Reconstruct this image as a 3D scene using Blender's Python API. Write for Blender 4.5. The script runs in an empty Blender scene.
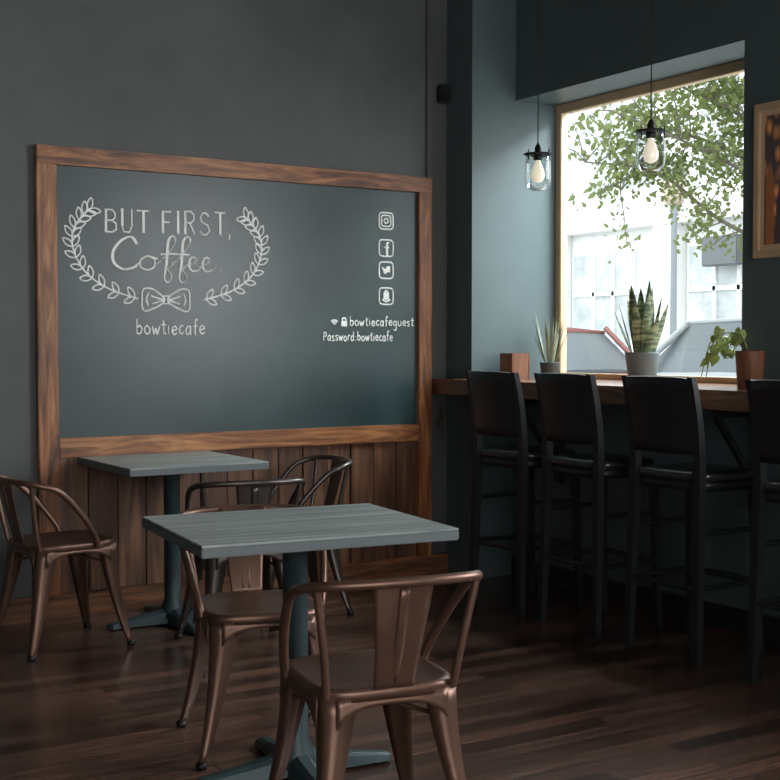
import bpy, bmesh, math, random
from mathutils import Vector, Matrix
random.seed(7)
D=bpy.data; S=bpy.context.scene
S.view_settings.view_transform='Standard'
COL=S.collection

# ------------------------------------------------------------ materials
def newmat(name):
    m=D.materials.new(name); m.use_nodes=True
    nt=m.node_tree; b=nt.nodes['Principled BSDF']; return m,nt,b
def plain(name,c,rough=.6,metal=0,spec=.5,var=.0,vscale=6,bump=0,emis=None,es=0):
    m,nt,b=newmat(name)
    b.inputs['Base Color'].default_value=(*c,1); b.inputs['Roughness'].default_value=rough
    b.inputs['Metallic'].default_value=metal; b.inputs['Specular IOR Level'].default_value=spec
    if var or bump:
        tc=nt.nodes.new('ShaderNodeTexCoord'); n=nt.nodes.new('ShaderNodeTexNoise')
        n.inputs['Scale'].default_value=vscale; n.inputs['Detail'].default_value=6; n.inputs['Roughness'].default_value=.6
        nt.links.new(tc.outputs['Object'],n.inputs['Vector'])
        r=nt.nodes.new('ShaderNodeValToRGB')
        r.color_ramp.elements[0].position=.3; r.color_ramp.elements[1].position=.7
        r.color_ramp.elements[0].color=(*[max(0,v*(1-var)) for v in c],1)
        r.color_ramp.elements[1].color=(*[v*(1+var) for v in c],1)
        nt.links.new(n.outputs['Fac'],r.inputs['Fac']); nt.links.new(r.outputs['Color'],b.inputs['Base Color'])
        if bump:
            bp=nt.nodes.new('ShaderNodeBump'); bp.inputs['Strength'].default_value=bump; bp.inputs['Distance'].default_value=.01
            nt.links.new(n.outputs['Fac'],bp.inputs['Height']); nt.links.new(bp.outputs['Normal'],b.inputs['Normal'])
    if emis:
        b.inputs['Emission Color'].default_value=(*emis,1); b.inputs['Emission Strength'].default_value=es
    return m
def wood(name,cols,sc,rough=.45,bump=.15,dist=1.5,spec=.5,lo=.33,hi=.68):
    m,nt,b=newmat(name)
    tc=nt.nodes.new('ShaderNodeTexCoord'); mp=nt.nodes.new('ShaderNodeMapping'); mp.inputs['Scale'].default_value=sc
    n=nt.nodes.new('ShaderNodeTexNoise'); n.inputs['Scale'].default_value=1; n.inputs['Detail'].default_value=8
    n.inputs['Roughness'].default_value=.66; n.inputs['Distortion'].default_value=dist
    r=nt.nodes.new('ShaderNodeValToRGB'); e=r.color_ramp.elements
    e[0].position=lo; e[0].color=(*cols[0],1); e[1].position=hi; e[1].color=(*cols[-1],1)
    for i,c in enumerate(cols[1:-1]):
        x=e.new(lo+(hi-lo)*(i+1)/(len(cols)-1)); x.color=(*c,1)
    L=nt.links.new
    L(tc.outputs['Object'],mp.inputs['Vector']); L(mp.outputs['Vector'],n.inputs['Vector'])
    L(n.outputs['Fac'],r.inputs['Fac']); L(r.outputs['Color'],b.inputs['Base Color'])
    bp=nt.nodes.new('ShaderNodeBump'); bp.inputs['Strength'].default_value=bump; bp.inputs['Distance'].default_value=.004
    L(n.outputs['Fac'],bp.inputs['Height']); L(bp.outputs['Normal'],b.inputs['Normal'])
    b.inputs['Roughness'].default_value=rough; b.inputs['Specular IOR Level'].default_value=spec
    return m

M={}
M['wall']=plain('wall_paint_charcoal',(.073,.082,.078),.52,var=.25,vscale=1.3,bump=.06)
M['wallr']=plain('wall_paint_slate',(.075,.105,.110),.5,var=.12,vscale=1.6)
M['ceil']=plain('ceiling_paint',(.06,.06,.058),.8)
M['board']=plain('chalkboard_paint',(.019,.040,.042),.36,var=.28,vscale=2.2,spec=.6)
M['chalk']=plain('chalk',(.97,.98,.95),.9,spec=.1,var=.12,vscale=160)
M['frameh']=wood('stained_pine_h',[(.05,.017,.008),(.25,.092,.032),(.50,.23,.09)],(1.8,22,18),.42)
M['framev']=wood('stained_pine_v',[(.05,.017,.008),(.25,.092,.032),(.50,.23,.09)],(18,22,1.8),.42)
M['baseb']=wood('baseboard_wood',[(.03,.012,.006),(.14,.055,.024),(.26,.11,.05)],(1.8,22,18),.45)
M['plank']=wood('dark_planks',[(.03,.013,.008),(.10,.042,.021),(.21,.09,.043)],(14,14,1.4),.5)
M['counter']=wood('walnut_counter',[(.06,.025,.012),(.18,.075,.035),(.34,.16,.075)],(14,1.3,14),.18,.05,spec=.7)
M['ttop']=wood('weathered_laminate',[(.09,.11,.11),(.24,.27,.26),(.38,.42,.40),(.66,.69,.64)],(1.6,42,30),.38,.08,.6,lo=.30,hi=.72)
M['tedge']=plain('table_edge',(.11,.13,.135),.5)
M['iron']=plain('cast_iron',(.035,.06,.065),.45,metal=.2)
M['bronze']=plain('bronze_steel',(.165,.092,.066),.38,metal=.6,var=.2,vscale=9)
M['bronzed']=plain('gunmetal_steel',(.10,.082,.074),.33,metal=.75,var=.15,vscale=9)
M['black']=plain('black_lacquer',(.012,.014,.016),.38)
M['vinyl']=plain('black_vinyl',(.02,.021,.022),.22,spec=.8)
M['blackm']=plain('black_metal',(.012,.012,.012),.4,metal=.3)
M['winwood']=plain('window_oak',(.50,.36,.22),.5,var=.1,vscale=8)
M['potg']=plain('grey_ceramic',(.14,.18,.19),.5)
M['potd']=plain('dark_ceramic',(.05,.06,.065),.5)
M['potw']=wood('pot_wood',[(.09,.033,.015),(.24,.09,.04)],(20,20,4),.5)
M['soil']=plain('soil',(.03,.02,.015),.95)
M['cord']=plain('cord',(.01,.01,.01),.6)
M['stem']=plain('stem',(.25,.28,.10),.6)
M['leaf']=plain('pothos_leaf',(.30,.38,.11),.45,var=.3,vscale=25)
M['spike']=plain('air_leaf',(.22,.24,.16),.6,var=.3,vscale=20)
M['dry']=plain('dried_stem',(.13,.07,.045),.8)
def snake():
    m,nt,b=newmat('snake_leaf')
    tc=nt.nodes.new('ShaderNodeTexCoord'); mp=nt.nodes.new('ShaderNodeMapping'); mp.inputs['Scale'].default_value=(12,12,70)
    n=nt.nodes.new('ShaderNodeTexNoise'); n.inputs['Scale'].default_value=1; n.inputs['Detail'].default_value=3
    r=nt.nodes.new('ShaderNodeValToRGB'); r.color_ramp.elements[0].position=.42; r.color_ramp.elements[0].color=(.045,.07,.035,1)
    r.color_ramp.elements[1].position=.6; r.color_ramp.elements[1].color=(.24,.27,.14,1)
    nt.links.new(tc.outputs['Object'],mp.inputs['Vector']); nt.links.new(mp.outputs['Vector'],n.inputs['Vector'])
    nt.links.new(n.outputs['Fac'],r.inputs['Fac']); nt.links.new(r.outputs['Color'],b.inputs['Base Color'])
    b.inputs['Roughness'].default_value=.45; return m
M['snake']=snake()
def floor_mat():
    m,nt,b=newmat('floor_hardwood'); L=nt.links.new
    tc=nt.nodes.new('ShaderNodeTexCoord')
    br=nt.nodes.new('ShaderNodeTexBrick'); br.inputs['Scale'].default_value=1
    br.inputs['Brick Width'].default_value=.95; br.inputs['Row Height'].default_value=.085
    br.inputs['Mortar Size'].default_value=.0022; br.offset=.37; br.inputs['Bias'].default_value=0
    br.inputs['Color1'].default_value=(.034,.018,.013,1); br.inputs['Color2'].default_value=(.125,.066,.046,1); br.inputs['Mortar'].default_value=(.005,.003,.003,1)
    L(tc.outputs['Object'],br.inputs['Vector'])
    mp=nt.nodes.new('ShaderNodeMapping'); mp.inputs['Scale'].default_value=(2.5,32,1)
    n=nt.nodes.new('ShaderNodeTexNoise'); n.inputs['Scale'].default_value=1; n.inputs['Detail'].default_value=7
    L(tc.outputs['Object'],mp.inputs['Vector']); L(mp.outputs['Vector'],n.inputs['Vector'])
    r=nt.nodes.new('ShaderNodeValToRGB'); r.color_ramp.elements[0].position=.3; r.color_ramp.elements[0].color=(.5,.5,.5,1)
    r.color_ramp.elements[1].position=.7; r.color_ramp.elements[1].color=(1.45,1.4,1.35,1)
    L(n.outputs['Fac'],r.inputs['Fac'])
    mx=nt.nodes.new('ShaderNodeMix'); mx.data_type='RGBA'; mx.blend_type='MULTIPLY'; mx.inputs['Factor'].default_value=1
    L(br.outputs['Color'],mx.inputs['A']); L(r.outputs['Color'],mx.inputs['B']); L(mx.outputs['Result'],b.inputs['Base Color'])
    b.inputs['Roughness'].default_value=.24; b.inputs['Specular IOR Level'].default_value=.6
    bp=nt.nodes.new('ShaderNodeBump'); bp.inputs['Strength'].default_value=.3; bp.inputs['Distance'].default_value=.003
    L(br.outputs['Fac'],bp.inputs['Height']); bp.invert=True
    b2=nt.nodes.new('ShaderNodeBump'); b2.inputs['Strength'].default_value=.12; b2.inputs['Distance'].default_value=.004
    L(n.outputs['Fac'],b2.inputs['Height']); L(bp.outputs['Normal'],b2.inputs['Normal']); L(b2.outputs['Normal'],b.inputs['Normal'])
    return m
M['floor']=floor_mat()
def glassy(name,tint=(1,1,1),g=.08,rough=.02):
    m=D.materials.new(name); m.use_nodes=True; nt=m.node_tree; nt.nodes.clear()
    o=nt.nodes.new('ShaderNodeOutputMaterial'); t=nt.nodes.new('ShaderNodeBsdfTransparent'); t.inputs[0].default_value=(*tint,1)
    gl=nt.nodes.new('ShaderNodeBsdfGlossy'); gl.inputs['Roughness'].default_value=rough
    lw=nt.nodes.new('ShaderNodeLayerWeight'); lw.inputs['Blend'].default_value=g
    mx=nt.nodes.new('ShaderNodeMixShader'); nt.links.new(lw.outputs['Facing'],mx.inputs[0])
    nt.links.new(t.outputs[0],mx.inputs[1]); nt.links.new(gl.outputs[0],mx.inputs[2]); nt.links.new(mx.outputs[0],o.inputs[0]); return m
M['pane']=glassy('window_glass',(.96,.98,.98),.06)
M['jar']=glassy('jar_glass',(.90,.93,.93),.35,.04)
M['bulb']=plain('bulb_warm',(.8,.78,.7),.2,emis=(1,.85,.6),es=.6)

# ------------------------------------------------------------ helpers
def link(o,parent=None,mat=None,smooth=False):
    COL.objects.link(o)
    if parent is not None: o.parent=parent
    if mat is not None: o.data.materials.clear(); o.data.materials.append(mat)
    if smooth:
        for p in o.data.polygons: p.use_smooth=True
    return o
def empty(name,loc=(0,0,0),rz=0):
    e=D.objects.new(name,None); e.empty_display_size=.1; e.location=loc; e.rotation_euler=(0,0,rz); COL.objects.link(e); return e
def mesh_from(name,vs,fs):
    me=D.meshes.new(name); me.from_pydata([tuple(v) for v in vs],[],fs); me.update()
    bm=bmesh.new(); bm.from_mesh(me); bmesh.ops.recalc_face_normals(bm,faces=bm.faces); bm.to_mesh(me); bm.free(); return me
def boxmesh(name,x0,x1,y0,y1,z0,z1,bev=0):
    bm=bmesh.new(); bmesh.ops.create_cube(bm,size=1)
    for v in bm.verts:
        v.co=Vector(((x0+x1)/2+v.co.x*(x1-x0),(y0+y1)/2+v.co.y*(y1-y0),(z0+z1)/2+v.co.z*(z1-z0)))
    if bev: bmesh.ops.bevel(bm,geom=bm.edges[:],offset=bev,segments=2,affect='EDGES')
    me=D.meshes.new(name); bm.to_mesh(me); bm.free(); return me
def box(name,x0,x1,y0,y1,z0,z1,mat,bev=0,parent=None):
    return link(D.objects.new(name,boxmesh(name,x0,x1,y0,y1,z0,z1,bev)),parent,mat)
def ringmesh(name,rings,cap0=True,cap1=True):
    n=len(rings[0]); vs=[v for r in rings for v in r]; fs=[]
    for i in range(len(rings)-1):
        for j in range(n):
            a=i*n+j; b=i*n+(j+1)%n; fs.append((a,b,b+n,a+n))
    if cap0: fs.append(tuple(range(n))[::-1])
    if cap1: fs.append(tuple(range((len(rings)-1)*n,len(rings)*n)))
    return mesh_from(name,vs,fs)
def lathe(name,prof,c=(0,0,0),n=32,cap0=True,cap1=True):
    return ringmesh(name,[[(c[0]+r*math.cos(2*math.pi*k/n),c[1]+r*math.sin(2*math.pi*k/n),c[2]+z) for k in range(n)] for r,z in prof],cap0,cap1)
def smoothpts(P,sub=6,cyc=False):
    P=[Vector(p) for p in P]; n=len(P); out=[]
    R=range(n if cyc else n-1)
    for i in R:
        if cyc: a,b,c,d=P[(i-1)%n],P[i],P[(i+1)%n],P[(i+2)%n]
        else: a=P[max(i-1,0)];b=P[i];c=P[i+1];d=P[min(i+2,n-1)]
        for k in range(sub):
            t=k/sub
            out.append(.5*((2*b)+(c-a)*t+(2*a-5*b+4*c-d)*t*t+(3*b-a-3*c+d)*t**3))
    if not cyc: out.append(P[-1])
    return out
def tubemesh(name,paths,r,res=3):
    cu=D.curves.new(name,'CURVE'); cu.dimensions='3D'; cu.bevel_depth=r; cu.bevel_resolution=res; cu.use_fill_caps=True
    for p in paths:
        pts=p[0]; s=cu.splines.new('POLY'); s.points.add(len(pts)-1)
        for i,q in enumerate(pts):
            s.points[i].co=(q[0],q[1],q[2],1)
            if len(p)>2: s.points[i].radius=p[2][0]+(p[2][1]-p[2][0])*i/max(1,len(pts)-1)
        s.use_cyclic_u=p[1]
    o=D.objects.new(name,cu); COL.objects.link(o); bpy.context.view_layer.update()
    me=D.meshes.new_from_object(o.evaluated_get(bpy.context.evaluated_depsgraph_get())); me.name=name
    D.objects.remove(o); D.curves.remove(cu)
    for p in me.polygons: p.use_smooth=True
    return me
def superell(a,b,n=4,N=40):
    out=[]
    for k in range(N):
        t=2*math.pi*k/N; c,s=math.cos(t),math.sin(t)
        out.append((a*math.copysign(abs(c)**(2/n),c),b*math.copysign(abs(s)**(2/n),s)))
    return out
def gridmesh(name,fn,nu,nv):
    vs=[fn(i/nu,j/nv) for j in range(nv+1) for i in range(nu+1)]; fs=[]
    for j in range(nv):
        for i in range(nu):
            a=j*(nu+1)+i; fs.append((a,a+1,a+nu+2,a+nu+1))
    return mesh_from(name,vs,fs)
def thicken(me,t):
    bm=bmesh.new(); bm.from_mesh(me); bmesh.ops.solidify(bm,geom=bm.faces[:],thickness=t); bm.to_mesh(me); bm.free(); return me
def place(parts,name,loc,rz,ov=None):
    e=empty(name,loc,rz)
    for pn,me,mt,sm in parts:
        if ov and mt is M['bronze']: 
            me=me.copy(); mt=ov
        o=D.objects.new(pn,me); COL.objects.link(o); o.parent=e
        if not me.materials: me.materials.append(mt)
        elif ov: me.materials[0]=mt
        if sm:
            for p in me.polygons: p.use_smooth=True
    return e

YB=5.75; XC=3.978; YC=5.514; XR=4.27; XW=4.60; ZS=2.603; ZC=1.085; Y0=3.888; CEIL=3.3
# ------------------------------------------------------------ room
box('floor',-3,XW,-3,YB+.15,-.1,0,M['floor'])
box('ceiling',-3,XW,-3,YB+.15,CEIL,CEIL+.1,M['ceil'])
box('wall_back',-3,XW,YB,YB+.15,0,CEIL,M['wall'])
box('wall_left',-3.15,-3,-3,YB+.15,0,CEIL,M['wall'])
box('column_corner',XC,XW,YC,YB,0,CEIL,M['wallr'])
rw=empty('wall_right')
box('lower_face',XR,XW,-3,YC,0,ZC-.082,M['wallr'],parent=rw)
box('header',XR,XW,-3,YC,ZS,CEIL,M['wallr'],parent=rw)
box('pier_mid',XR,XW,2.75,Y0,ZC-.082,ZS,M['wallr'],parent=rw)
box('pier_near',XR,XW,-3,.2,ZC-.082,ZS,M['wallr'],parent=rw)
wf=empty('wall_front')  # unseen wall behind the camera; its opening is shaped to admit soft fill
box('left_pier',-3,-1.8,-3.15,-3,0,CEIL,M['wall'],parent=wf)
box('right_pier',2.6,XW,-3.15,-3,0,CEIL,M['wall'],parent=wf)
box('head',-1.8,2.6,-3.15,-3,2.6,CEIL,M['wall'],parent=wf)
box('stall_riser',-1.8,2.6,-3.15,-3,0,.6,M['wall'],parent=wf)
def window(name,y0,y1,z0,z1,x):
    w=empty(name)
    t=.05; tb=.03
    box('jamb_a',x-.05,x,y0,y0+t,z0,z1,M['winwood'],.004,w); box('jamb_b',x-.05,x,y1-t,y1,z0,z1,M['winwood'],.004,w)
    box('head_rail',x-.05,x,y0+t,y1-t,z1-t,z1,M['winwood'],.004,w); box('sill_rail',x-.05,x,y0+t,y1-t,z0,z0+tb,M['winwood'],.004,w)
    box('glass',x-.028,x-.024,y0+t,y1-t,z0+tb,z1-t,M['pane'],0,w)
window('window_1',Y0,YC,ZC,ZS,XW-.0)
window('added_window',.2,2.75,ZC,ZS,XW-.0)  # out-of-view window, added so light reaches the front table and floor
box('baseboard_back',-3,XC,YB-.022,YB,0,.115,M['baseb'],.003)
box('baseboard_right',XR-.02,XR,-3,YC,0,.1,M['black'],.003)
box('wall_pipe',3.835,3.85,YB-.018,YB,2.18,CEIL,M['wall'],.004)  # thin pipe painted in the wall colour, above the board
box('window_ledge',XR,XW,Y0,YC,ZC-.082,ZC,M['counter'],.002)  # window ledge filling the recess at counter height
box('added_window_ledge',XR,XW,.2,2.75,ZC-.082,ZC,M['counter'],.002)  # ledge of the added out-of-view window

cn=empty('bar_counter')
box('worktop',3.868,XR-.002,.3,YC-.002,ZC-.082,ZC,M['counter'],.004,cn)
for i,y in enumerate((1.2,2.5,3.75,5.1)):
    box(f'bracket_arm_{i}',3.93,XR-.003,y-.02,y+.02,ZC-.122,ZC-.082,M['black'],.003,cn)
    box(f'bracket_leg_{i}',XR-.043,XR-.003,y-.02,y+.02,.55,ZC-.122,M['black'],.003,cn)
    me=tubemesh('brace',[([(3.97,y,ZC-.115),(XR-.025,y,.62)],False)],.018); link(D.objects.new(f'brace_{i}',me),cn,M['black'])
box('counter_end',3.868,XC,YC-.002,YB,ZC-.082,ZC,M['counter'],.003)  # end piece of the bar counter beside the column

# ------------------------------------------------------------ chalkboard
BL,BR,BT,BB=1.69,3.850,2.178,.75
cb=empty('chalkboard')
box('panel',BL+.09,BR-.08,YB-.02,YB,BB+.085,BT-.085,M['board'],0,cb)
box('frame_left',BL,BL+.095,YB-.045,YB,.116,BT-.084,M['framev'],.004,cb)
box('frame_right',BR-.084,BR,YB-.045,YB,.116,BT-.084,M['framev'],.004,cb)
box('frame_top',BL,BR,YB-.048,YB,BT-.084,BT,M['frameh'],.004,cb)
box('frame_bottom',BL+.095,BR-.084,YB-.046,YB,BB,BB+.09,M['frameh'],.004,cb)
wp=empty('wainscot')
x=BL+.0965; i=0
while x<BR-.09:
    w=min(.142,BR-.085-x)
    if w<.03: break
    box(f'plank_{i}',x,x+w-.004,YB-.022-.004*(i%2),YB-.002,.1165,BB-.002,M['plank'],.003,wp); x+=w; i+=1
YS=YB-.0215
paths=[]; fine=[]
def st(pts,cyc=False,sm=True,sub=5,dst=None):
    P=[(a,YS,b) for a,b in pts]
    (paths if dst is None else dst).append((smoothpts(P,sub,cyc) if sm else P,cyc))
def letter(ch,x,z,w,h):
    g={'B':[[(0,0),(0,1),(.6,1),(.85,.85),(.85,.65),(.6,.52),(0,.52)],[(.6,.52),(.95,.38),(.95,.12),(.65,0),(0,0)]],
       'U':[[(0,1),(0,.3),(.2,.02),(.7,.02),(.9,.3),(.9,1)]],'T':[[(0,1),(1,1)],[(.5,1),(.5,0)]],
       'F':[[(0,0),(0,1),(.8,1)],[(0,.52),(.65,.52)]],'I':[[(.3,0),(.3,1)]],
       'R':[[(0,0),(0,1),(.6,1),(.88,.85),(.88,.65),(.6,.5),(0,.5)],[(.45,.5),(.95,0)]],
       'S':[[(.85,.85),(.6,1),(.25,1),(.05,.8),(.15,.6),(.75,.42),(.9,.2),(.65,0),(.25,0),(.02,.15)]],
       ',':[[(.2,.06),(.25,-.02),(.1,-.22)]]}[ch]
    for s in g: st([(x+a*w,z+b*h) for a,b in s],False,False)
    if ch in 'BFRITU': 
        sx={'I':.3,'T':.5}.get(ch,0); st([(x+sx*w+.006,z+(.25*h if ch=='U' else 0)),(x+sx*w+.006,z+h)],False,False)
LW={'B':.056,'U':.056,'T':.060,'F':.056,'I':.018,'R':.056,'S':.056,',':.03}
AD={'B':.019,'U':.015,'T':.012,'F':.012,'I':.019,'R':.019,'S':.014,',':0}
xx=2.018
for ch in 'BUT FIRST,':
    if ch==' ': xx+=.05; continue
    letter(ch,xx,1.800+.018*(xx-2.0),LW[ch],.108+.004*math.sin(xx*40)); xx+=LW[ch]+AD[ch]+.005
def cs(pts): st([(2.045+a*.113,1.628+b*.067) for a,b in pts],False,True,7)
for dx in (0,.07): cs([(1.1+dx,1.8),(.85+dx,2.3),(.4+dx,2.0),(.05+dx,1.2),(.1+dx,.4),(.5+dx,0),(.95+dx,.15),(1.25,.55)])
cs([(1.6,1),(1.3,.7),(1.3,.2),(1.6,0),(1.9,.25),(1.9,.75),(1.6,1),(2.05,.8)])
for k in (0,.68):
    for dx in (0,.06): cs([(2.0+k,.5),(2.45+k,1.1),(2.85+k,2.1),(2.75+k,2.5),(2.5+k+dx,2.1),(2.42+k+dx,.6),(2.35+k,-.5),(2.5+k,-.85),(2.68+k,-.4),(2.5+k,.1),(2.75+k,.5)])
cs([(2.2,1.15),(2.8,1.2),(3.5,1.2)])
for k in (0,.62):
    for dx in (0,.05): cs([(3.3+k,.35),(3.75+k,.65),(3.8+k,.95),(3.6+k,1.0),(3.45+k+dx,.55),(3.6+k,.05),(3.9+k,.1),(4.1+k,.45)])
st([(2.60,1.636),(2.606,1.64)],False,False)
CXW=2.345
arc=smoothpts([(2.175,0,1.49),(2.03,0,1.535),(1.92,0,1.61),(1.865,0,1.71),(1.865,0,1.80),(1.91,0,1.87),(1.95,0,1.905)],6)
for sgn in (1,-1):
    st([(CXW+sgn*(p.x-CXW),p.z) for p in arc],False,False)
    for i in range(1,len(arc)-1,3):
        T=(arc[i+1]-arc[i-1]).normalized()
        for sd in (1,-1):
            a=math.atan2(T.z,T.x)+sd*.72
            dx,dz=math.cos(a),math.sin(a); L=.058; W=.013
            P=[(0,0),(.5,1),(1,0),(.5,-1)]
            pts=[(arc[i].x+dx*L*u-dz*W*v, arc[i].z+dz*L*u+dx*W*v) for u,v in P]
            st([(CXW+sgn*(a_-CXW),b_) for a_,b_ in pts],True,True,4,fine)
bx,bz=2.318,1.487
for s in (1,-1):
    st([(bx+s*.015,bz+.014),(bx+s*.07,bz+.05),(bx+s*.115,bz+.048),(bx+s*.122,bz),(bx+s*.115,bz-.052),(bx+s*.07,bz-.045),(bx+s*.015,bz-.014)],True)
    st([(bx+s*.02,bz),(bx+s*.075,bz+.018)]); st([(bx+s*.02,bz-.004),(bx+s*.07,bz-.02)])
    st([(bx+s*.09,bz+.03),(bx+s*.1,bz),(bx+s*.09,bz-.03)])
st([(bx-.016,bz+.018),(bx+.016,bz+.018),(bx+.016,bz-.018),(bx-.016,bz-.018)],True,False)
def rsq(cx,cz,h):
    st([(cx+a,cz+b) for a,b in superell(h,h,5,24)],True,False)
c=3.568
for cz in (1.931,1.786,1.668,1.530): rsq(c,cz,.044)
rsq(c,1.931,.029); st([(c+.013*math.cos(t/10*6.283),1.931+.013*math.sin(t/10*6.283)) for t in range(10)],True,False); st([(c+.018,1.949),(c+.020,1.949)],False,False)
for o in (0,.006): st([(c+.018,1.786+.03),(c+.004+o,1.786+.026),(c+.002+o,1.786+.01),(c+.002+o,1.786-.04)])
st([(c-.012,1.79),(c+.018,1.79)],False,False)
for k in range(4): st([(c-.026+.004*k,1.668+.014-.008*k),(c-.005,1.668+.002-.006*k),(c+.008,1.668+.018-.008*k),(c+.024,1.668+.016-.008*k)])
for sc in (1,.6,.25): st([(c+a*sc,1.53+b*sc) for a,b in ((-.022,-.02),(-.014,-.01),(-.013,.016),(0,.03),(.013,.016),(.014,-.01),(.022,-.02),(.008,-.026),(0,-.03),(-.008,-.026))],True)
for r_ in (.008,.018,.028): st([(3.25+r_*math.cos(math.radians(a)),1.372+r_*math.sin(math.radians(a))) for a in (45,75,105,135)],False,False)
st([(3.293,1.369),(3.323,1.369),(3.323,1.392),(3.293,1.392)],True,False); st([(3.298,1.392),(3.30,1.409),(3.316,1.409),(3.318,1.392)])
for q in (1.375,1.381,1.387): st([(3.296,q),(3.32,q)],False,False)
G={'b':(.7,[[(.05,1.8),(.05,0)],[(.05,.7),(.35,1),(.65,.6),(.45,.05),(.05,.1)]]),
'o':(.75,[[(.35,1),(.05,.6),(.2,.05),(.55,.05),(.7,.5),(.35,1)]]),
'w':(.9,[[(.02,1),(.22,0),(.45,.8),(.62,0),(.88,1.05)]]),
't':(.55,[[(.28,1.6),(.28,.15),(.45,0),(.55,.1)],[(.02,1.05),(.55,1.1)]]),
'i':(.28,[[(.12,1),(.12,0)],[(.12,1.4),(.14,1.45)]]),
'e':(.7,[[(.08,.5),(.62,.6),(.45,1),(.15,.85),(.08,.35),(.35,0),(.68,.2)]]),
'c':(.62,[[(.58,.85),(.35,1),(.08,.6),(.15,.1),(.4,0),(.6,.2)]]),
'a':(.75,[[(.6,.9),(.3,1),(.05,.5),(.2,0),(.5,.15),(.62,.8)],[(.62,1),(.62,.1),(.72,0)]]),
'f':(.55,[[(.6,1.7),(.38,1.85),(.25,1.4),(.25,-.1)],[(.02,1.0),(.52,1.02)]]),
'g':(.75,[[(.6,.9),(.3,1),(.05,.55),(.3,.1),(.6,.4)],[(.62,1),(.62,-.5),(.35,-.85),(.05,-.6)]]),
'u':(.75,[[(.05,1),(.08,.15),(.35,0),(.6,.3)],[(.62,1),(.62,0)]]),
's':(.6,[[(.52,.9),(.25,1),(.1,.72),(.48,.35),(.35,0),(.03,.1)]]),
'r':(.5,[[(.08,1),(.08,0)],[(.08,.65),(.3,1),(.5,.95)]]),
'd':(.75,[[(.6,.8),(.3,1),(.05,.5),(.25,0),(.6,.25)],[(.62,1.8),(.62,0)]]),
'P':(.75,[[(.08,1.6),(.08,0)],[(.02,1.55),(.5,1.6),(.68,1.2),(.45,.85),(.08,.75)]]),
':':(.4,[[(.15,.75),(.16,.85)],[(.15,.1),(.16,.2)]])}
fine2=[]
def hand(s,x,z,width,xh,dst):
    tot=sum(G[ch][0]+.2 for ch in s); k=width/tot; p=x
    for n,ch in enumerate(s):
        w,ss=G[ch]; dz=.06*xh*math.sin(n*2.3)
        for q in ss: st([(p+a*k,z+dz+b*xh) for a,b in q],False,True,4,dst)
        p+=(w+.2)*k
hand('bowtiecafe',2.168,1.322,.36,.040,fine)
hand('bowtiecafeguest',3.345,1.372,.405,.027,fine2)
hand('Password:bowtiecafe',3.185,1.292,.43,.027,fine2)
link(D.objects.new('chalk_drawing',tubemesh('chalk_drawing',paths,.0044,1)),cb,M['chalk'])
link(D.objects.new('chalk_lettering',tubemesh('chalk_lettering',fine,.0038,1)),cb,M['chalk'])
link(D.objects.new('chalk_notes',tubemesh('chalk_notes',fine2,.0030,1)),cb,M['chalk'])

sp=empty('wall_speaker')
box('body',3.905,3.965,YB-.05,YB,2.59,2.69,M['black'],.006,sp); box('grille',3.91,3.96,YB-.056,YB-.05,2.60,2.65,M['blackm'],.002,sp)
# dried sprig hung on the wall beside the board frame
ds=empty('dried_flower_sprig',(3.905,YB-.03,.84)); random.seed(21); pa=[]
for k in range(14):
    a=random.uniform(0,6.28); l=random.uniform(.03,.08)
    e1=Vector((math.cos(a)*l*.7,-.01-.02*random.random(),math.sin(a)*l))
    pa.append((smoothpts([(0,0,0),e1*.5+Vector((.01,0,.005)),e1],4),False,(1,.5)))
    pa.append(([e1,e1+Vector((.008,0,.008))],False,(2.2,1)))
pa.append(([(0,.028,.005),(0,0,0)],False))
link(D.objects.new('sprig',tubemesh('sprig',pa,.0028,1)),ds,M['dry'])

# picture
pf=empty('framed_picture'); px=XR
fy0,fy1,fz0,fz1=3.28,3.81,1.645,2.305
for n,a in (('rail_top',(fy0,fy1,fz1-.03,fz1)),('rail_bottom',(fy0,fy1,fz0,fz0+.03)),('stile_a',(fy0,fy0+.03,fz0+.03,fz1-.03)),('stile_b',(fy1-.03,fy1,fz0+.03,fz1-.03))):
    box(n,px-.025,px,a[0],a[1],a[2],a[3],M['winwood'],.003,pf)
box('mat',px-.012,px,fy0+.03,fy1-.03,fz0+.03,fz1-.03,plain('mat_board',(.60,.42,.27),.8),0,pf)
m,nt,b=newmat('city_print'); tc=nt.nodes.new('ShaderNodeTexCoord'); br=nt.nodes.new('ShaderNodeTexVoronoi'); br.inputs['Scale'].default_value=26
mp=nt.nodes.new('ShaderNodeMapping'); mp.inputs['Scale'].default_value=(1,1,.5)
r=nt.nodes.new('ShaderNodeValToRGB'); e=r.color_ramp.elements; e[0].position=.15; e[0].color=(1,.42,.14,1); e[1].position=.55; e[1].color=(.10,.07,.075,1)
nt.links.new(tc.outputs['Object'],mp.inputs[0]); nt.links.new(mp.outputs[0],br.inputs['Vector']); nt.links.new(br.outputs['Distance'],r.inputs[0]); nt.links.new(r.outputs[0],b.inputs['Base Color'])
box('print',px-.014,px-.012,fy0+.055,fy1-.055,fz0+.055,fz1-.055,m,0,pf)
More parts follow.
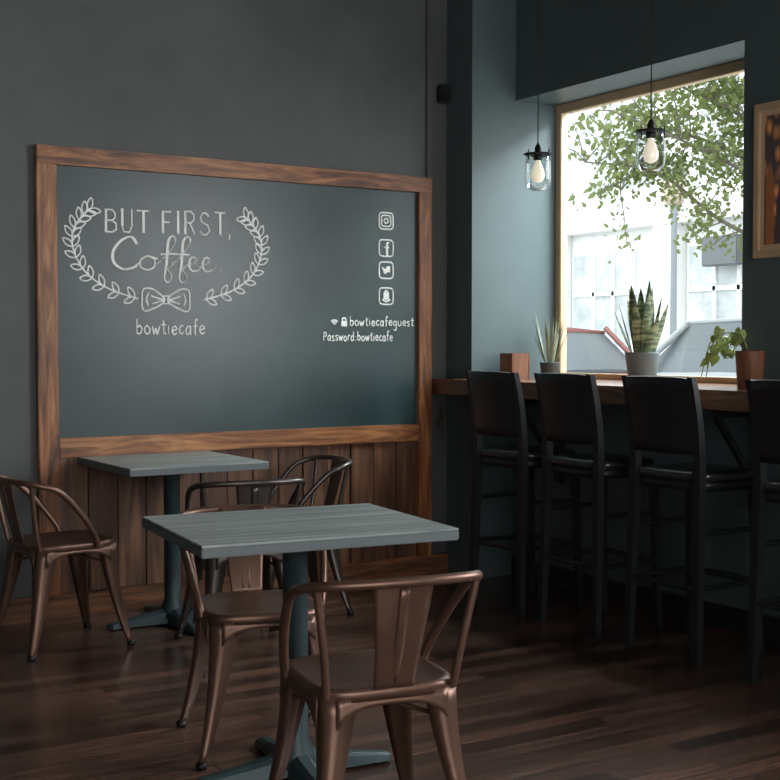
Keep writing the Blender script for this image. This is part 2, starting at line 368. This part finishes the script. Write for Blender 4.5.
for k in range(7):
    y=fy1-.085-.058*k; h=.15+.16*((k*37+3)%5)/5
    ink=plain(f'ink_{k}',((.42,.16,.06) if k%2==0 else (.10,.07,.08)),.8)
    box(f'print_tower_{k}',px-.0152,px-.014,y-.022,y+.022,fz0+.056,fz0+.1+h,ink,0,pf)
    link(D.objects.new(f'print_spire_{k}',ringmesh('sp',[[(px-.0152,y-.018,fz0+.1+h),(px-.0152,y+.018,fz0+.1+h),(px-.014,y+.018,fz0+.1+h),(px-.014,y-.018,fz0+.1+h)],[(px-.0152,y-.002,fz0+.16+h),(px-.0152,y+.002,fz0+.16+h),(px-.014,y+.002,fz0+.16+h),(px-.014,y-.002,fz0+.16+h)]])),pf,ink)

# ------------------------------------------------------------ tables
def table(name,loc,rz,sx,sy,h=.75):
    e=empty(name,loc,rz)
    box('top',-sx/2,sx/2,-sy/2,sy/2,h-.006,h,M['ttop'],.002,e)
    box('top_edge',-sx/2,sx/2,-sy/2,sy/2,h-.034,h-.006,M['tedge'],.003,e)
    box('mount_plate',-.13,.13,-.13,.13,h-.046,h-.034,M['iron'],.003,e)
    link(D.objects.new('column',lathe('col',[(.06,h-.046),(.06,h-.06),(.037,h-.075),(.037,.11),(.055,.07),(.06,.03)],n=28)),e,M['iron'],True)
    for k in range(4):
        a=k*math.pi/2; d=Vector((math.cos(a),math.sin(a),0)); p=Vector((-d.y,d.x,0)); rings=[]
        for t,w,hh in ((.0,.045,.075),(.06,.04,.07),(.15,.032,.05),(.25,.028,.036),(.29,.03,.03),(.305,.018,.024)):
            c=d*t; rings.append([c+p*w+Vector((0,0,.008)),c+p*w*.8+Vector((0,0,hh*.8)),c+p*w*.4+Vector((0,0,hh)),c-p*w*.4+Vector((0,0,hh)),c-p*w*.8+Vector((0,0,hh*.8)),c-p*w+Vector((0,0,.008))])
        link(D.objects.new(f'foot_{k}',ringmesh('foot',rings)),e,M['iron'])
        link(D.objects.new(f'glide_{k}',lathe('glide',[(.016,0),(.016,.012)],(d.x*.27,d.y*.27,0),16)),e,M['blackm'])
    return e
table('cafe_table',(1.722,3.27,0),math.radians(-7),.755,.63)
table('cafe_table',(2.20,5.38,0),0,.65,.68)

# ------------------------------------------------------------ metal chair (faces +Y)
def chair_parts():
    P=[]; H=.45
    se=superell(.185,.185,4.5,48); rings=[]
    for s,z in ((.05,-.010),(.45,-.010),(.78,-.007),(.9,-.001),(.96,.001),(1.0,-.004),(1.005,-.012),(1.01,-.03)):
        rings.append([(x*s,y*s,H+z) for x,y in se])
    for s,z in ((.985,-.03),(.98,-.018),(.5,-.018)): rings.append([(x*s,y*s,H+z) for x,y in se])
    P.append(('seat',ringmesh('seat',rings),M['bronze'],True))
    for i,(sx,sy) in enumerate(((1,1),(-1,1),(1,-1),(-1,-1))):
        rings=[]
        for t in [k/10 for k in range(11)]:
            z=(H-.018)*(1-t); off=.158+.012*t+.05*t*t
            w=.042*(1-t)**1.3+.017; th=.018*(1-t)+.013
            c=Vector((sx*off,sy*(off+ (.012*t if sy<0 else 0)),z))
            d1=Vector((sx,-sy,0)).normalized(); d2=Vector((sx,sy,0)).normalized()
            rings.append([c-d1*w+d2*(-.75*w), c-d1*w*.5+d2*(-.12*w+.0), c+d2*th*.6, c+d1*w*.5+d2*(-.12*w), c+d1*w+d2*(-.75*w), c+d1*w*.45-d2*(.45*w+.005), c-d2*(th*.6+.005), c-d1*w*.45-d2*(.45*w+.005)])
        P.append((f'leg_{i}',ringmesh('leg',rings[::-1]),M['bronze'],True))
        P.append((f'glide_{i}',lathe('gl',[(.014,0),(.017,.006),(.017,.02)],(sx*.214,sy*(.214+(.01 if sy<0 else 0)),0),14),M['blackm'],True))
    for i in range(4):
        a=i*math.pi/2; R=Matrix.Rotation(a,3,'Z')
        def fn(u,v):
            s=(u-.5)*2; lo=H-.042-.05*abs(s)**3.2; z=H-.02+(lo-(H-.02))*v
            return R@Vector((s*.145,-.182-.004*v,z))
        P.append((f'apron_{i}',thicken(gridmesh('apron',fn,20,3),.004),M['bronze'],True))
    P.append(('brace',tubemesh('brace',[([(-.15,-.15,H-.1),(0,0,H-.06),(.15,.15,H-.1)],False),([(-.15,.15,H-.1),(0,0,H-.065),(.15,-.15,H-.1)],False)],.006),M['bronze'],True))
    half=[(.190,.075,H-.02),(.197,.065,H+.02),(.217,0,.565),(.234,-.10,.668),(.228,-.175,.700),(.185,-.232,.712),(.10,-.262,.716),(0,-.27,.717)]
    pts=half+[(-x,y,z) for x,y,z in half[-2::-1]]
    P.append(('back_hoop',tubemesh('hoop',[(smoothpts(pts,8),False)],.0125,4),M['bronze'],True))
    P.append(('back_posts',tubemesh('posts',[(smoothpts([(s*.165,-.165,H-.02),(s*.18,-.19,.55),(s*.205,-.213,.70)],5),False) for s in (1,-1)],.010,3),M['bronze'],True))
    def fs(u,v):
        z=H-.01+(.722-H+.01)*v; w=.052+.028*v**1.3
        y=-.183-.078*v-.006*math.sin(v*math.pi)
        s=(u-.5)*2
        return (s*w,y+.010*s*s*v,z)
    P.append(('splat',thicken(gridmesh('splat',fs,12,14),.004),M['bronze'],True))
    def fr(u,v):
        z=H+.01+(.69-H)*v; s=(u-.5)*2; return (s*.014,-.186-.072*v-.006*math.sin(v*math.pi)-.004*(1-s*s),z)
    P.append(('splat_ridge',thicken(gridmesh('ridge',fr,6,10),.003),M['bronze'],True))
    return P
CP=chair_parts()
rad=math.radians
place(CP,'metal_chair',(1.635,2.72,0),rad(-10))
place(CP,'metal_chair',(1.765,3.61,0),rad(180-15))
place(CP,'metal_chair',(1.65,5.26,0),rad(-84))
place(CP,'metal_chair',(2.27,4.82,0),rad(-10),M['bronzed'])
place(CP,'metal_chair',(2.78,5.33,0),rad(82),M['bronzed'])

# ------------------------------------------------------------ bar stools
def stool_parts():
    P=[]; H=.76
    se=superell(.198,.185,5,40)
    P.append(('seat_pad',ringmesh('pad',[[(x*s,y*s,H+z) for x,y in se] for s,z in ((.95,-.035),(1,-.03),(1.0,-.012),(.96,-.002),(.85,.003),(.4,.006),(.05,.006))]),M['vinyl'],True))
    P.append(('seat_frame',ringmesh('sf',[[(x*s,y*s,H+z) for x,y in se] for s,z in ((.93,-.075),(.95,-.075),(.95,-.035))]),M['black'],True))
    def leg(a,b,w0,w1,nm):
        a=Vector(a);b=Vector(b); r=[]
        for t,w in ((0,w0),(1,w1)):
            c=a.lerp(b,t); r.append([c+Vector((w,w,0)),c+Vector((-w,w,0)),c+Vector((-w,-w,0)),c+Vector((w,-w,0))])
        P.append((nm,ringmesh(nm,r),M['black'],False))
    for s,n in ((1,'r'),(-1,'l')):
        leg((s*.172,.15,H-.04),(s*.188,.175,0),.017,.014,'front_leg_'+n)
        leg((s*.178,-.17,H+.0),(s*.192,-.19,0),.019,.015,'rear_leg_'+n)
        rr=[]
        for t in range(9):
            v=t/8; z=H+.0+(.382)*v; y=-.17-.055*v*v; x=s*(.178+.004*v); w=.018-.004*v
            rr.append([(x+w,y+w,z),(x-w,y+w,z),(x-w,y-w,z),(x+w,y-w,z)])
        P.append(('post_'+n,ringmesh('post',rr),M['black'],False))
    def fp(u,v):
        s=(u-.5)*2; z=H+.075+(.31-.010*s**4)*v; vv=(z-H)/.382
        return (s*.188,-.17-.055*vv*vv-.03*(1-s*s)+.006,z)
    P.append(('back_panel',thicken(gridmesh('bp',fp,16,8),.016),M['black'],True))
    def rail(a,b,r,nm): 
        P.append((nm,tubemesh(nm,[([a,b],False)],r,2),M['black'],False))
    for z,nm in ((.30,'foot'),(.52,'mid')):
        k=(H-z)/H
        xf=.172+.016*k; yf=.15+.025*k; xr=.178+.014*k; yr=.17+.02*k
        if nm=='foot':
            rail((-xf,yf,z),(xf,yf,z),.012,'footrest'); rail((-xr,-yr,z),(xr,-yr,z),.011,'rear_rail')
        for s in (1,-1): rail((s*xf,yf,z),(s*xr,-yr,z),.011,f'side_rail_{nm}_{s}')
    return P
SPt=stool_parts()
for y,rz in ((4.86,-90),(4.32,-91),(3.74,-89),(3.07,-90)):
    place(SPt,'bar_stool',(3.845,y,0),rad(rz))

# ------------------------------------------------------------ counter-top objects
def pot(e,prof,mat,soilz,soilr):
    link(D.objects.new('pot',lathe('pot',prof,cap1=False)),e,mat,True)
    link(D.objects.new('soil',lathe('soil',[(soilr,soilz-.01),(soilr,soilz)])),e,M['soil'])
def blade(base,dirv,L,w,curl,tw):
    base=Vector(base); d=Vector(dirv).normalized(); side=Vector((math.cos(tw),math.sin(tw),0)); nrm=side.cross(Vector((0,0,1)))
    out=Vector((d.x,d.y,0))
    def fn(u,v):
        s=(u-.5)*2; ww=w*(.55+.45*math.sin(min(1,v*1.6)*math.pi/2))*(1-v**3.5) 
        return base+d*L*v+out*curl*v*v+side*s*ww+nrm*(.25*ww*(1-s*s))
    return gridmesh('blade',fn,4,14)
sp=empty('snake_plant',(4.40,4.65,ZC))
pot(sp,[(.062,0),(.066,.004),(.086,.14),(.089,.148),(.082,.148),(.074,.12)],M['potg'],.13,.075)
random.seed(3)
for k in range(17):
    a=k*2.4; r=.012+.035*random.random(); tilt=.06+.38*(k/17)
    me=blade((r*math.cos(a),r*math.sin(a),.115),(math.cos(a)*tilt,math.sin(a)*tilt,1),.37-.17*(k/17)+.05*random.random(),.027+.008*random.random(),.04,a+math.pi/2+random.uniform(-.6,.6))
    link(D.objects.new(f'leaf_{k}',me),sp,M['snake'],True)
s2=empty('potted_succulent',(4.40,5.37,ZC))
pot(s2,[(.042,0),(.045,.003),(.055,.085),(.057,.09),(.052,.09),(.05,.075)],M['potd'],.08,.05)
for k in range(30):
    a=random.random()*6.28; tilt=.10+.38*random.random()
    me=blade((.02*math.cos(a),.02*math.sin(a),.07),(math.cos(a)*tilt,math.sin(a)*tilt,1),.16+.17*random.random(),.0065,.012,a+1.5)
    link(D.objects.new(f'leaf_{k}',me),s2,M['spike'],True)
wb=empty('wooden_box',(4.19,5.41,ZC))
for n,a in (('side_l',(-.06,-.05,-.055,.055)),('side_r',(.05,.06,-.055,.055)),('front',(-.05,.05,-.055,-.045)),('rear',(-.05,.05,.045,.055))):
    box(n,*a,0,.14,M['potw'],.002,wb)
box('base',-.05,.05,-.045,.045,0,.01,M['potw'],0,wb)
pp=empty('potted_pothos',(4.16,3.74,ZC))
pot(pp,[(.05,0),(.052,.003),(.062,.155),(.063,.16),(.057,.16),(.055,.14)],M['potw'],.145,.055)
def heart(c,nrm,up,s):
    c=Vector(c); n=Vector(nrm).normalized(); u=Vector(up); u=(u-n*u.dot(n)).normalized(); sd=n.cross(u)
    o=[(0,0),(.35,.22),(.55,-.1),(.42,-.55),(0,-1.15),(-.42,-.55),(-.55,-.1),(-.35,.22)]
    return [c+n*.1*s]+[c+sd*a*s+u*b*s-n*.12*abs(a)*s for a,b in o]
hv=[];hf=[]; stems=[]
random.seed(11)
for k in range(8):
    ex=.09*random.random(); ey=.16+.26*random.random()
    p0=Vector((0,0,.14)); p1=Vector((.03+ex*.4,ey*.35,.20+.04*random.random())); p2=Vector((.05+ex,ey*.8,.12+.12*random.random())); p3=Vector((.06+ex,ey,.03+.14*random.random()))
    q=smoothpts([p0,p1,p2,p3],5); stems.append((q,False))
    for j in range(5,len(q),4):
        c=q[j]+Vector((random.uniform(-.015,.015),random.uniform(-.015,.015),random.uniform(0,.025)))
        h=heart(c,(-.8+random.uniform(-.4,.4),-.6+random.uniform(-.5,.5),.5+random.uniform(-.4,.4)),(random.uniform(-.3,.3),random.uniform(-.6,.3),1),.034+.014*random.random())
        b0=len(hv); hv+=h
        for t in range(8): hf.append((b0,b0+1+t,b0+1+(t+1)%8))
link(D.objects.new('leaves',mesh_from('leaves',hv,hf)),pp,M['leaf'],False)
link(D.objects.new('stems',tubemesh('stems',stems,.0025,1)),pp,M['stem'])

# ------------------------------------------------------------ pendants
def pendant(x,y,zb):
    e=empty('pendant_lamp',(x,y,zb))
    link(D.objects.new('cord',tubemesh('cord',[([(0,0,.20),(0,0,CEIL-zb-.03)],False)],.003,2)),e,M['cord'])
    link(D.objects.new('canopy',lathe('can',[(.055,CEIL-zb),(.055,CEIL-zb-.012),(.02,CEIL-zb-.03)])),e,M['blackm'],True)
    link(D.objects.new('socket',lathe('soc',[(.005,.235),(.012,.225),(.017,.21),(.017,.18),(.022,.175),(.022,.155),(.012,.15)])),e,M['blackm'],True)
    link(D.objects.new('cap_disc',lathe('cap',[(.017,.192),(.055,.187),(.064,.182),(.064,.176),(.05,.176)])),e,M['blackm'],True)
    link(D.objects.new('glass_jar',lathe('jar',[(.05,.176),(.058,.165),(.064,.14),(.066,.06),(.060,.03),(.045,.010),(.03,.004)],cap0=False,cap1=False)),e,M['jar'],True)
    rods=[([(.070*math.cos(a),.070*math.sin(a),.20),(.070*math.cos(a),.070*math.sin(a),.145)],False) for a in [k*math.pi/2+.2 for k in range(4)]]
    ring=[(.070*math.cos(k*6.2832/32),.070*math.sin(k*6.2832/32),.182) for k in range(32)]
    link(D.objects.new('hoop',tubemesh('hoop',[(ring,True)]+rods,.003,2)),e,M['blackm'])
    link(D.objects.new('bulb',lathe('bulb',[(.013,.155),(.014,.14),(.024,.12),(.033,.09),(.033,.07),(.024,.05),(.008,.042)],n=24)),e,M['bulb'],True)
pendant(3.95,4.92,2.03); pendant(3.95,4.13,2.03)

# ------------------------------------------------------------ outside
M['asph']=plain('asphalt',(.30,.30,.30),.9,var=.1); M['facade']=plain('facade_stone',(.80,.80,.78),.9,var=.04,vscale=3)
M['fglass']=plain('facade_glass',(.50,.54,.54),.5,var=.35,vscale=1.8); M['fdark']=plain('facade_sign',(.12,.13,.14),.6)
box('street_ground',4.75,45,-12,45,-.25,-.12,M['asph'])
box('sidewalk',4.75,7.6,-12,45,-.12,-.02,plain('paving',(.5,.5,.48),.9,var=.06))
fb=empty('street_building')
box('mass',16.3,18,2,32,-.12,9.5,M['facade'],0,fb)
for k in range(9):
    y=4+3.1*k
    box(f'pilaster_{k}',16.0,16.3,y-.28,y+.28,-.12,9.5,M['facade'],.02,fb)
    box(f'shopfront_{k}',16.24,16.31,y+.4,y+2.7,.5,3.0,M['fglass'],0,fb)
    for j in range(4): box(f'sash_{k}_{j}',16.2,16.26,y+.4+.55*j,y+.47+.55*j,.5,3.0,M['facade'],0,fb)
    box(f'transom_{k}',16.2,16.26,y+.4,y+2.7,2.2,2.28,M['facade'],0,fb)
    box(f'upper_glass_{k}',16.24,16.31,y+.6,y+1.4,4.2,6.4,M['fglass'],0,fb); box(f'upper_glass_b{k}',16.24,16.31,y+1.7,y+2.5,4.2,6.4,M['fglass'],0,fb)
    box(f'mullion_{k}',16.2,16.26,y+.6,y+2.5,5.25,5.33,M['facade'],0,fb)
box('cornice',15.9,16.3,2,32,3.4,3.75,M['facade'],.03,fb); box('cornice_upper',15.8,16.3,2,32,7.0,7.3,M['facade'],.03,fb)
box('shop_sign',15.9,16.1,14.6,15.4,2.6,3.1,M['fdark'],.02,fb)
def car(loc,rz,mat):
    e=empty('parked_car',loc,rz)
    def sec(y,w,z0,z1):
        return [(-w,y,z0),(-w*1.02,y,(z0+z1)/2),(-w*.94,y,z1),(-w*.5,y,z1+.03),(w*.5,y,z1+.03),(w*.94,y,z1),(w*1.02,y,(z0+z1)/2),(w,y,z0)]
    body=[sec(*a) for a in ((-2.1,.70,.35,.72),(-2.05,.80,.25,.90),(-1.4,.87,.2,1.06),(-.6,.89,.2,1.10),(.8,.89,.2,1.12),(1.6,.87,.2,1.10),(2.05,.80,.25,1.0),(2.1,.72,.35,.8))]
    link(D.objects.new('body',ringmesh('body',body)),e,mat,True)
    gl=[]
    for y,w,z in ((-1.55,.70,1.08),(-.95,.62,1.56),(.2,.62,1.64),(1.3,.62,1.62),(1.95,.66,1.10)):
        gl.append([(-.78,y,1.06),(-w,y,z),(-w*.4,y,z+.02),(w*.4,y,z+.02),(w,y,z),(.78,y,1.06)])
    link(D.objects.new('cabin',ringmesh('cabin',gl)),e,D.materials.get('car_glass') or plain('car_glass',(.10,.12,.13),.3),False)
    rf=[]
    for y,w,z in ((-1.0,.63,1.56),(.2,.635,1.66),(1.35,.63,1.63)): rf.append([(-w,y,z-.03),(-w,y,z),(-w*.4,y,z+.03),(w*.4,y,z+.03),(w,y,z),(w,y,z-.03)])
    link(D.objects.new('roof',ringmesh('roof',rf)),e,mat,True)
    pl=[]
    for y0,y1 in ((-1.55,-1.0),(.25,.25),(1.95,1.35)):
        for sx in (1,-1): pl.append(([(sx*.79,y0,1.09),(sx*.635,y1,1.6)],False))
    link(D.objects.new('pillars',tubemesh('pillars',pl,.035,2)),e,mat)
    for i,(sx,y) in enumerate(((1,-1.35),(-1,-1.35),(1,1.35),(-1,1.35))):
        me=lathe('wh',[(.18,-.1),(.3,-.11),(.33,-.08),(.33,.08),(.3,.11),(.18,.1)],n=28)
        me.transform(Matrix.Translation((sx*.78,y,.33))@Matrix.Rotation(math.pi/2,4,'Y')); link(D.objects.new(f'wheel_{i}',me),e,M['blackm'],True)
car((10.0,12.9,-.12),0,plain('car_paint',(.24,.085,.075),.45))
car((10.0,7.9,-.12),0,plain('car_paint_silver',(.30,.32,.33),.45))
sl=empty('street_lamp',(11.6,11.7,-.12))
sm=plain('lamp_post',(.26,.29,.30),.5)
link(D.objects.new('post',lathe('post',[(.11,0),(.11,.3),(.06,.4),(.045,1.2),(.04,3.05),(.07,3.1),(.05,3.15)],n=20)),sl,sm,True)
link(D.objects.new('lantern',lathe('lant',[(.06,3.15),(.13,3.2),(.15,3.42),(.10,3.55)],n=12)),sl,plain('lamp_glass',(.5,.42,.32),.4),True)
link(D.objects.new('finial',lathe('fin',[(.17,3.53),(.12,3.6),(.02,3.7)],n=12)),sl,sm,True)
# tree
tr=empty('street_tree')
C=Vector((7.4,7.0,0)); Lf=Vector((-.847,.531,0)); Fw=Vector((.531,.847,0))
def tp(a,z,b=0): return C+Lf*a+Fw*b+Vector((0,0,z))
br=[]
br.append((smoothpts([tp(-1.7,-.03),tp(-1.68,.8),tp(-1.6,1.6),tp(-1.2,2.6),tp(-.9,3.6)],5),False,(1,.4)))
mains=[[tp(-1.6,1.5),tp(-.7,1.95,.1),tp(-.1,2.25,.2),(tp(.45,2.62,.1)),tp(1.0,2.72,.2)],
       [tp(-1.5,1.9),tp(-.6,2.35,-.2),tp(.1,2.75,-.1),tp(.85,3.05,-.2)],
       [tp(-1.25,2.5),tp(-.5,2.9),tp(.0,3.20,.2),tp(.65,3.45)],
       [tp(-1.25,2.5),tp(-.6,3.0,.4),tp(-.2,3.4,.4),tp(.3,3.7,.4)],
       [tp(-1.5,1.9),tp(-.9,2.2,.3),tp(-.4,2.7,.3),tp(.3,2.95,.3),tp(.7,2.5,.3)]]
lv=[];lf_=[]
def leaf(c,s):
    n=Vector((random.gauss(0,1),random.gauss(0,1),random.gauss(0,1))).normalized(); u=n.orthogonal().normalized(); w=n.cross(u)
    b0=len(lv)
    lv.extend([c-u*s,c-u*s*.2+w*s*.55,c+u*s,c-u*s*.2-w*s*.55]); lf_.append((b0,b0+1,b0+2,b0+3))
random.seed(5)
for mi,mn in enumerate(mains):
    q=smoothpts(mn,8); br.append((q,False,(.30,.06)))
    for j in range(4,len(q),2):
        for t in range(3):
            d=Vector((random.gauss(0,1),random.gauss(0,1),random.gauss(.1,.8))).normalized()
            L=.18+.34*random.random(); e1=q[j]+d*L*.5+Vector((0,0,.03)); e2=q[j]+d*L
            br.append(([q[j],e1,e2],False,(.07,.03)))
            for _ in range(32):
                tt=random.random(); leaf(q[j].lerp(e2,.3+.7*tt)+Vector((random.gauss(0,.08),random.gauss(0,.08),random.gauss(0,.07))),.022+.022*random.random())
link(D.objects.new('branches',tubemesh('branches',br,.09,2)),tr,plain('bark',(.13,.11,.09),.9))
def leafmat():
    m=D.materials.new('foliage'); m.use_nodes=True; nt=m.node_tree; b=nt.nodes['Principled BSDF']; o=nt.nodes['Material Output']
    b.inputs['Base Color'].default_value=(.13,.155,.055,1); b.inputs['Roughness'].default_value=.7
    t=nt.nodes.new('ShaderNodeBsdfTranslucent'); t.inputs[0].default_value=(.19,.23,.07,1)
    mx=nt.nodes.new('ShaderNodeMixShader'); mx.inputs[0].default_value=.5
    nt.links.new(b.outputs[0],mx.inputs[1]); nt.links.new(t.outputs[0],mx.inputs[2]); nt.links.new(mx.outputs[0],o.inputs[0]); return m
link(D.objects.new('foliage',mesh_from('foliage',lv,lf_)),tr,leafmat())

# ------------------------------------------------------------ light
w=D.worlds.new('World'); S.world=w; w.use_nodes=True
bg=w.node_tree.nodes['Background']; bg.inputs[0].default_value=(.93,.97,1,1); bg.inputs[1].default_value=3.6
def area(name,loc,target,sx,sy,pw,col=(1,1,1),portal=False):
    l=D.lights.new(name,'AREA'); l.shape='RECTANGLE'; l.size=sx; l.size_y=sy; l.energy=pw; l.color=col
    o=D.objects.new(name,l); o.location=loc; COL.objects.link(o)
    o.rotation_euler=(Vector(target)-Vector(loc)).to_track_quat('-Z','Y').to_euler()
    if portal: l.cycles.is_portal=True
    return o
area('sky_light_window_1',(5.9,4.5,3.9),(3.4,4.7,1.0),2.2,1.4,560,(.88,.97,1))
area('fill_light_right',(4.72,1.5,1.85),(2.2,3.0,1.0),2.3,1.4,130,(.97,.98,1))  # added fill lamp at the out-of-view side window
area('fill_light_behind',(.4,-3.2,1.6),(1.8,3,1.3),4.2,1.9,85,(1,.94,.86))  # added fill lamp behind the camera, soft and warm
area('portal_1',(4.66,4.7,1.85),(0,4.7,1.85),1.6,1.5,1,portal=True)

cam=D.cameras.new('Camera'); co=D.objects.new('Camera',cam); COL.objects.link(co)
cam.sensor_width=36; cam.lens=36*1260/780; cam.clip_end=200
co.location=(0,0,1.27); co.rotation_euler=(rad(90-2.05),0,rad(-32.1)); S.camera=co
